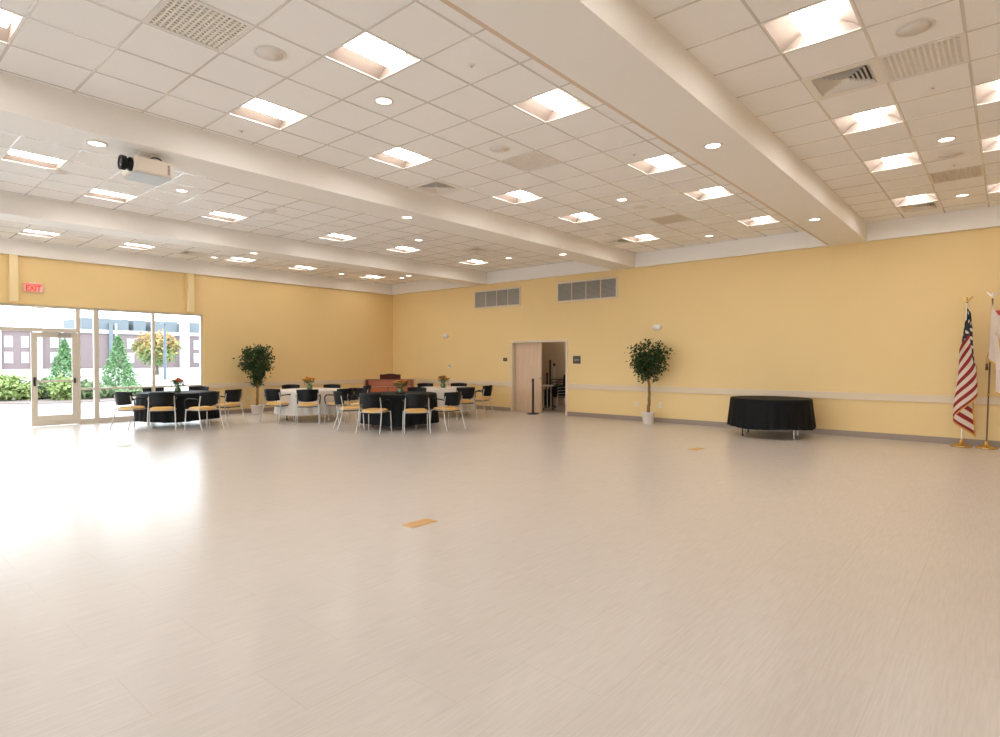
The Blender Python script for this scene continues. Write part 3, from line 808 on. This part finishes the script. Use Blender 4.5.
chair(351, 13.15, (*T3, 0), D_+'at left end of the nearest black table, facing right', g3)
chair(362, 14.35, (*T3, 0), D_+'behind left part of nearest black table, in front of piano', g3)
chair(414, 14.65, (*T3, 0), D_+'behind nearest black table, just right of the piano', g3)
g4 = 'yellow seated armchairs around the far white table'
chair(463, 15.35, (*T4, -10), D_+'seen from behind in front of the far white table', g4)
chair(479, 16.3, (*T4, -22), D_+'rightmost of all, at right end of the far white table', g4)
chair(428, 17.4, (*T4, 0), D_+'behind the far white table, left of its flowers', g4)
chair(456.5, 17.45, (*T4, 0), D_+'behind the far white table, right of its flowers', g4)

# stack of black chairs in storeroom
for k in range(4):
    o = dup(chair0, (*spot(560.5, 17.95), .085*k+.0), R(150), 'black chair in the storeroom stack, %s' % ['bottom one', 'second from the bottom', 'third from the bottom', 'topmost'][k], 'stacked chairs inside the storeroom')
    o['category'] = 'chair'
    for ch in kids(o):
        if ch.name.startswith('seat_cushion'):
            ch.data = ch.data.copy(); ch.data.materials[0] = M['blackcloth']

# ------------------------------------------------------------------ piano (diagonal in the corner)
px_, py_ = spot(389.3, 18.3)
pn = empty('upright_piano', (px_, py_, 0), R(40.813), 'low reddish brown wooden upright piano in the far corner behind the tables', 'piano')
b = MB(); b.box(-.72, -.68, -.22, .30, 0, .90); b.box(.68, .72, -.22, .30, 0, .90); b.box(-.68, .68, .25, .29, .02, .90)
b.build('case', M['wood_body'], pn, bevel=.004)
MB().box(-.735, .735, -.06, .31, .90, .925).build('lid', M['wood_body'], pn, bevel=.005)
MB().box(-.68, .68, .0, .03, .735, .90).build('upper_panel', M['wood_panel'], pn)
MB().box(-.70, .70, -.26, .02, .70, .728).build('key_shelf', M['shelf_glint'], pn, bevel=.004)
for s in (-1, 1):
    MB().box(s*.345-.325, s*.345+.325, -.235, -.215, .42, .695).build('front_panel', M['wood_panel'], pn, bevel=.006)
MB().box(-.68, .68, -.21, -.19, .08, .70).build('lower_board', M['wood_body'], pn)
for s in (-1, 1):
    MB().tube([(s*.66, -.30, .70), (s*.66, -.30, .36), (s*.66, -.30, 0)], .026, 10).build('leg', M['wood_body'], pn)
md = MB(); n = 16
vs = []
for i in range(n+1):
    x = -.315+.63*i/n; zt = 1.075+.025*math.cos(PI*x/.40) if abs(x) < .2 else 1.075
    vs += [(x, .10, .925), (x, .10, zt), (x, .20, .925), (x, .20, zt)]
fs = []
for i in range(n):
    a = 4*i; e = a+4
    fs += [(a, e, e+1, a+1), (a+2, a+3, e+3, e+2), (a+1, e+1, e+3, a+3), (a, a+2, e+2, e)]
fs += [(0, 1, 3, 2), (4*n, 4*n+2, 4*n+3, 4*n+1)]
md.add(vs, fs); md.build('music_desk', M['wood_dark'], pn)

# ------------------------------------------------------------------ potted trees
def potted(loc, pr, ph, trunk_top, crown, label, seed, nl, ls=.085, ymax=9):
    random.seed(seed)
    t = empty('potted_tree', (*loc, 0), 0, label, 'potted plant', 'potted ficus trees')
    MB().lathe((0, 0, 0), [(pr*.82, 0), (pr*.86, .01), (pr, ph-.03), (pr*1.04, ph-.025), (pr*1.04, ph), (pr*.95, ph), (pr*.93, ph-.04)], 30).build('pot', M['pot'], t)
    MB().lathe((0, 0, 0), [(pr*.91, ph-.06), (pr*.91, ph-.035), (.01, ph-.02)], 24).build('soil', M['soil'], t)
    k = MB()
    for j in range(3):
        pts = []
        for i in range(22):
            f = i/21; z = ph-.04+(trunk_top-ph+.04)*f; a = f*9+j*2.094; r_ = .024*(1-.3*f)
            pts.append((r_*math.cos(a)+.03*math.sin(f*3), r_*math.sin(a), z))
        k.tube(pts, (.021, .015), 7)
    for j in range(16):
        a = random.random()*6.28; p = crown(random.random(), a, .75)
        k.tube([(0, 0, trunk_top-.12), (p[0]*.45, p[1]*.45, trunk_top+(p[2]-trunk_top)*.5), p], (.008, .003), 5)
    k.build('trunk', M['trunk'], t)
    lf = MB(); clumps = [crown(random.random(), random.random()*6.28, random.uniform(.45, 1.0)) for _ in range(56)]
    for i in range(nl):
        if random.random() < .72:
            c = random.choice(clumps); p = Vector(c)+Vector((random.gauss(0, .065), random.gauss(0, .065), random.gauss(0, .055)))
        else:
            p = Vector(crown(random.random(), random.random()*6.28, random.uniform(.1, .9)))
        p.y = min(p.y, ymax)
        lf.leaf(p, ls*random.uniform(.7, 1.2), 0, .5)
    lf.build('foliage', M['leafd'], t, recalc=False)
def lump(a, b): return 1+.16*math.sin(3*a+1.3*b)+.12*math.sin(5*a-2.1*b+1)+.10*math.sin(7*b+2*a)
def crown_ball(u, a, s):
    th = math.acos(1-2*u); r_ = .47*(1+.45*(lump(a, th*2)-1))*s
    return (1.05*r_*math.sin(th)*math.cos(a), r_*math.sin(th)*math.sin(a)*.62, 1.50+.50/.46*r_*math.cos(th)*.92)
def crown_cone(u, a, s):
    z = 0.84+1.0*u**.8
    prof = (.10+.40*min(1, max(0, (z-.92)/.55))**1.3)*(1 if z < 1.52 else math.sqrt(max(0, 1-((z-1.52)/.36)**2)))
    r_ = prof*lump(a, z*4)*s
    return (r_*math.cos(a), r_*math.sin(a)*.9, z)
potted((-6.54, 13.0), .145, .28, 1.15, crown_ball, 'round-headed green tree in white pot against the right wall', 11, 2300, .08, .27)
potted(( -16.05, 8.10), .16, .26, 1.05, crown_cone, 'green tree in white pot beside the window, narrowing towards its trunk', 12, 3000, .085)

# ------------------------------------------------------------------ flags
def pole_stand(name, loc, hgt, pm, em, label, cat='flag pole'):
    t = empty(name, (*loc, 0), 0, label, cat)
    MB().lathe((0, 0, 0), [(.155, 0), (.157, .012), (.12, .03), (.06, .045), (.034, .075), (.028, .12), (.018, .13)], 30).build('base', M['brass'], t)
    MB().tube([(.0025, 0, .10), (.024*hgt, 0, hgt)], .0125, 14).build('pole', M[pm], t)
    MB().lathe((.024*hgt*.36, 0, 0), [(.020, hgt*.36-.02), (.022, hgt*.36), (.020, hgt*.36+.02), (.013, hgt*.36+.025)], 14).build('joint_collar', M['brass'], t)
    e = MB(); z = hgt
    e.lathe((0, 0, z), [(.012, 0), (.026, .02), (.026, .035), (.012, .05), (.018, .06), (.02, .09), (.012, .12), (.014, .135), (.006, .15)], 14)
    for s in (-1, 1):   # wings
        vs = [(s*.008, 0, z+.065), (s*.045, .0, z+.115), (s*.095, .01, z+.165), (s*.12, .015, z+.155), (s*.085, .01, z+.11), (s*.045, 0, z+.06), (s*.012, 0, z+.045)]
        vb = [(x, y+.012, zz) for x, y, zz in vs]
        n = len(vs); e.add(vs+vb, [tuple(range(n)), tuple(range(2*n-1, n-1, -1))]+[(i, (i+1) % n, n+(i+1) % n, n+i) for i in range(n)])
    ef = e.build('eagle_finial', M[em], t, loc=(.024*hgt, 0, hgt*.28)); ef.scale = (.72, .72, .72)
    return t
F1 = (-.63, 13.18); F2 = (-.29, 13.20)
pole_stand('flag_pole', F1, 2.52, 'silverpole', 'brass', 'silver flag pole with brass eagle holding the striped flag')
pole_stand('flag_pole', F2, 2.58, 'woodpole', 'silverpole', 'dark brown flag pole with silver eagle at right frame edge')
# stars and stripes, hanging in folds: s runs along the fly, t down the hoist
HO, FLY = 1.20, 1.75
def flag1(s, t):
    zz = 2.46-t*HO-s*FLY*(.60+.02*t)
    k = .30+.70*min(1, (2.46-zz)/1.1)
    pts = ((0, 0, 0), (.12, .13, -.03), (.26, -.06, -.07), (.34, .17, -.12), (.72, -.10, -.17), (.76, -.10, -.15), (1.0, .17, -.05))
    for (s0, x0, y0), (s1, x1, y1) in zip(pts, pts[1:]):
        if s <= s1:
            f = (s-s0)/(s1-s0); f = f*f*(3-2*f)*.5+f*.5; x = x0+(x1-x0)*f; y = y0+(y1-y0)*f; break
    x = x*k+.025*math.sin(9*s+5*t)*k; y = y-.02+.018*math.sin(16*s+4*t)
    if s < .03: x *= s/.03; y = -.016+(y+.016)*s/.03
    return (x+.025*zz, y, zz)
def f1mat(s, t):
    if s > .975 or t > .975: return 3
    if s < .40 and t < 7/13:
        i = s/.40*11; j = t/(7/13)*9
        di, dj = i-round(i), j-round(j); a = (round(i)+round(j)) % 2 == 0
        if a and 0 < round(i) < 11 and 0 < round(j) < 9 and di*di*1.0+dj*dj < .13: return 1
        return 2
    return 0 if int(t*13) % 2 == 0 else 1
f1 = MB().grid(flag1, 150, 110, mf=f1mat).build('hanging_flag', [M['fl_red'], M['fl_white'], M['fl_blue'], M['gold']], None, (*F1, 0), 0, recalc=False)
tag(f1, 'red and white striped flag with starred dark blue corner, hanging in folds', 'flag')
# white flag with gold fringe and gold emblem
def flag2(s, t):
    zz = 2.53-t*1.0-s*1.55*(.42)
    k = .14+.86*min(1, (2.53-zz)/1.3)
    ph = s*2.3
    tri = abs((ph % 2)-1)
    x = -.05*k+.34*k*(1-tri)+.16*s*k
    if s < .03: x *= s/.03
    y = -.03-.10*s-.025*math.sin(ph*PI)+.012*math.sin(11*t+5*s)
    return (x+.022*zz, y, zz)
def f2mat(s, t):
    if s > .965 or t > .965: return 1
    if ((s-.62)/.10)**2+((t-.66)/.12)**2 < 1: return 1
    return 0
f2 = MB().grid(flag2, 120, 80, mf=f2mat).build('hanging_flag', [M['fl_white'], M['gold']], None, (*F2, 0), 0, recalc=False)
tag(f2, 'white flag with gold fringe hanging from the brown pole at right edge', 'flag')
ts = empty('flag_tassel', (F2[0]-.005, F2[1]-.03, 1.35), 0, 'gold and dark tassel cord hanging on the brown flag pole', 'tassel')
MB().tube([(.03, .01, .32), (.0, 0, .2), (.0, -.01, .11)], .007, 6, sub=3).build('cord', M['gold'], ts)
MB().lathe((0, -.01, 0), [(.006, .12), (.022, .10), (.018, .085), (.024, 0), (.003, 0)], 12).build('tassel_skirt', M['woodpole'], ts)

# ------------------------------------------------------------------ outside
struct(MB().box(-420, XL-.15, -260, 330, -.12, -.02).box(XL-.15, 60, -90, YB, -.12, -.02), 'ground_outside', M['pave'])
def cloudleaf(fn, n, size, asp=.6):
    m = MB()
    for i in range(n): m.leaf(fn(), size*random.uniform(.7, 1.3), 0, asp)
    return m
def conifer(px, d, h, r0, label, seed):
    random.seed(seed); x, y = spot(px, d)
    t = empty('conifer_tree', (x, y, -.02), 0, label, 'tree', 'conifers outside the windows')
    MB().tube([(0, 0, 0), (0, 0, h*.9)], (.06, .01), 8).build('trunk', M['bark'], t)
    def f():
        u = random.random()**1.5; z = .1+(h-.1)*u; a = random.random()*6.28
        r_ = r0*(1-u)**.9*(1+.14*math.sin(9*a+z*7))*random.uniform(.55, 1.05)
        return (r_*math.cos(a), r_*math.sin(a), z)
    cloudleaf(f, 2600, .17, .5).build('foliage', M['conif'], t, recalc=False)
conifer(118.5, 32, 2.8, .95, 'conical green conifer outside the big window', 21)
conifer(64, 34, 2.7, .85, 'conical green conifer seen through the glass door', 22)
def blob(px, d, w_, dz, h, m, name, label, seed, n=1300, size=.16, trunk=0, z0=0, cat='shrub', group=None):
    random.seed(seed); x, y = spot(px, d)
    t = empty(name, (x, y, -.02), 0, label, cat, group)
    if trunk: MB().tube([(0, 0, 0), (.05, 0, trunk)], (.09*w_/2, .05*w_/2), 8).build('trunk', M['bark'], t)
    else: 
        k = MB()
        for j in range(7):
            a = random.random()*6.28; k.tube([(0, 0, 0), (w_*.25*math.cos(a), dz*.25*math.sin(a), h*.7)], (.018, .006), 5)
        k.build('stems', M['bark'], t)
    def f():
        u = random.random(); a = random.random()*6.28; th = math.acos(1-2*u)
        s = random.uniform(.5, 1)*(1+.18*math.sin(4*a+3*th)+.12*math.sin(7*th-2*a))
        return (w_/2*s*math.sin(th)*math.cos(a), dz/2*s*math.sin(th)*math.sin(a), z0+(h-z0)*.5*(1+min(1, s)*math.cos(th)*.98))
    lf = cloudleaf(f, n, size); mats = [M[m]]
    if m == 'autumn':
        mats = [M['autumn'], M['autumn_g'], M['autumn_o']]
        for i, fc in enumerate(lf.f):
            z = lf.v[fc[0]][2]/h+random.gauss(0, .14); lf.m[i] = 1 if z < .52 else (2 if z > .78 else 0)
    lf.build('foliage', mats, t, recalc=False)
gs = 'shrubs in the bed outside'
blob(5, 22, 1.3, 1.3, 1.05, 'bush1', 'garden_shrub', 'tallest yellow-green shrub at left frame edge outside', 31, group=gs)
blob(27, 22.5, .85, .9, .65, 'bush1', 'garden_shrub', 'low yellow-green shrub just left of the glass door', 32, group=gs)
blob(44, 23, .95, 1.0, .85, 'bush2', 'garden_shrub', 'pale shrub seen low in left half of the glass door', 33, group=gs)
blob(65, 22.5, 1.1, 1.0, .92, 'bush1', 'garden_shrub', 'pale green shrub seen low in right half of the glass door', 34, group=gs)
blob(88, 23, 1.1, 1.0, .75, 'bush2', 'garden_shrub', 'shrub seen through the narrow pane right of door', 35, group=gs)
blob(108, 24, 1.6, 1.0, .48, 'bush2', 'garden_shrub', 'low shrub below the conifer in the big window', 36, group=gs)
blob(133, 25, 1.2, 1.0, .42, 'bush2', 'garden_shrub', 'low shrub behind the left window table chairs', 37, group=gs)
blob(157, 62, 4.6, 4.0, 4.6, 'autumn', 'autumn_tree', 'green, yellow and orange autumn tree seen through the big window', 38, 2200, .42, trunk=1.4, z0=1.0, cat='tree')
bed = MB(); pts = []
for px, d in ((-60, 20.2), (0, 20.4), (60, 20.8), (140, 22.5), (150, 27), (90, 26), (0, 24.5), (-60, 24)):
    pts.append((*spot(px, d), 0.0))
bed.add(pts, [tuple(range(len(pts)))]); bo = bed.build('planting_bed', M['mulch'], loc=(0, 0, .0), solid=.03); bo['kind'] = 'structure'
lp = empty('lamp_post', (*spot(165, 36), -.02), 0, 'blue-grey lamp post standing beyond the big window', 'lamp post')
MB().cyl((0, 0), .10, 0, 3.75, 14, .07).build('post', M['postblue'], lp)
MB().cyl((0, 0), .22, 0, .35, 14, .18).build('footing', M['cast'], lp)
MB().box(-.5, .2, -.10, .10, 3.72, 3.82).build('lamp_head', M['postblue'], lp, bevel=.02)

# far brick building
BX = -128
bd = empty('brick_building', (BX, 36, 0), 0, 'long two-storey brick building with grey upper floor across the street', 'building')
def ypx(px):
    # where the ray through column px meets the facade plane
    t = (px-500)/590; dx = CAMF.x+CAMR.x*t; dy = CAMF.y+CAMR.y*t
    return BX/dx*dy-36
MB().box(-14, 0, ypx(-60), ypx(260), 0, 6.5).build('wall', M['brick'], bd)
MB().box(-14, .35, ypx(-60), ypx(260), 6.5, 7.15).build('cornice', M['cast'], bd)
for a, c in ((82, 129), (134, 146), (153, 178), (188, 260)):
    MB().box(-13, -.1, ypx(a), ypx(c), 7.15, 9.3).build('upper_storey', M['slate'], bd)
for a, c in ((179.5, 187),): MB().box(-2, 1.2, ypx(a), ypx(c), 0, 9.0).build('pier', M['cast'], bd)
for a, c in ((108.5, 112.5), (114.5, 116.5), (-4, 1), (32, 42), (60.5, 63)):
    MB().box(-1, .5, ypx(a), ypx(c), 0, 8.4).build('pier', M['cast'] if a != 108.5 else M['slate'], bd)
for a, c in ((4, 13), (21, 29), (50, 59), (127, 134), (193.5, 199), (66, 76), (-18, -9), (210, 217)):
    for z0, z1 in ((1.0, 2.9), (3.7, 5.6)):
        w0 = MB().box(-.2, .12, ypx(a), ypx(c), z0, z1).build('window', M['cast'], bd, bevel=.03)
        MB().box(.12, .16, ypx(a)+.15, ypx(c)-.15, z0+.15, z1-.15).build('pane', M['farglass'], w0)

# ------------------------------------------------------------------ world, camera, colour
W = bpy.data.worlds.new('sky'); S.world = W; W.use_nodes = True
bg = W.node_tree.nodes['Background']; bg.inputs[0].default_value = (.88, .95, 1.0, 1); bg.inputs[1].default_value = 4.8
def portal(loc, rot, sx, sy):
    l = bpy.data.lights.new('daylight_portal', 'AREA'); l.shape = 'RECTANGLE'; l.size = sx; l.size_y = sy; l.cycles.is_portal = True
    o = bpy.data.objects.new('daylight_portal', l); COL.objects.link(o); o.location = loc; o.rotation_euler = rot
portal((XL+.02, (GY0+GY1)/2, GZ/2), (0, R(-90), 0), GZ, GY1-GY0)
portal(((BX0+BX1)/2, YB+.02, BZ/2), (R(90), 0, 0), BX1-BX0, BZ)
cam = bpy.data.cameras.new('camera'); co = bpy.data.objects.new('camera', cam); COL.objects.link(co); S.camera = co
cam.sensor_width = 36; cam.lens = 36*589.9/1000; cam.clip_start = .05; cam.clip_end = 1000
co.location = (0, 0, 1.52); co.rotation_euler = (R(90-.808), R(-.011), R(40.813))
vs_ = S.view_settings; vs_.view_transform = 'Standard'; vs_.look = 'None'; vs_.gamma = 1; vs_.use_curve_mapping = False; vs_.exposure = .30
S.display_settings.display_device = 'sRGB'
S.cycles.use_denoising = True
S.cycles.max_bounces = 12; S.cycles.diffuse_bounces = 8; S.cycles.glossy_bounces = 4; S.cycles.transparent_max_bounces = 16
S.cycles.sample_clamp_indirect = 12; S.cycles.caustics_reflective = False; S.cycles.caustics_refractive = False
S.cycles.use_light_tree = True
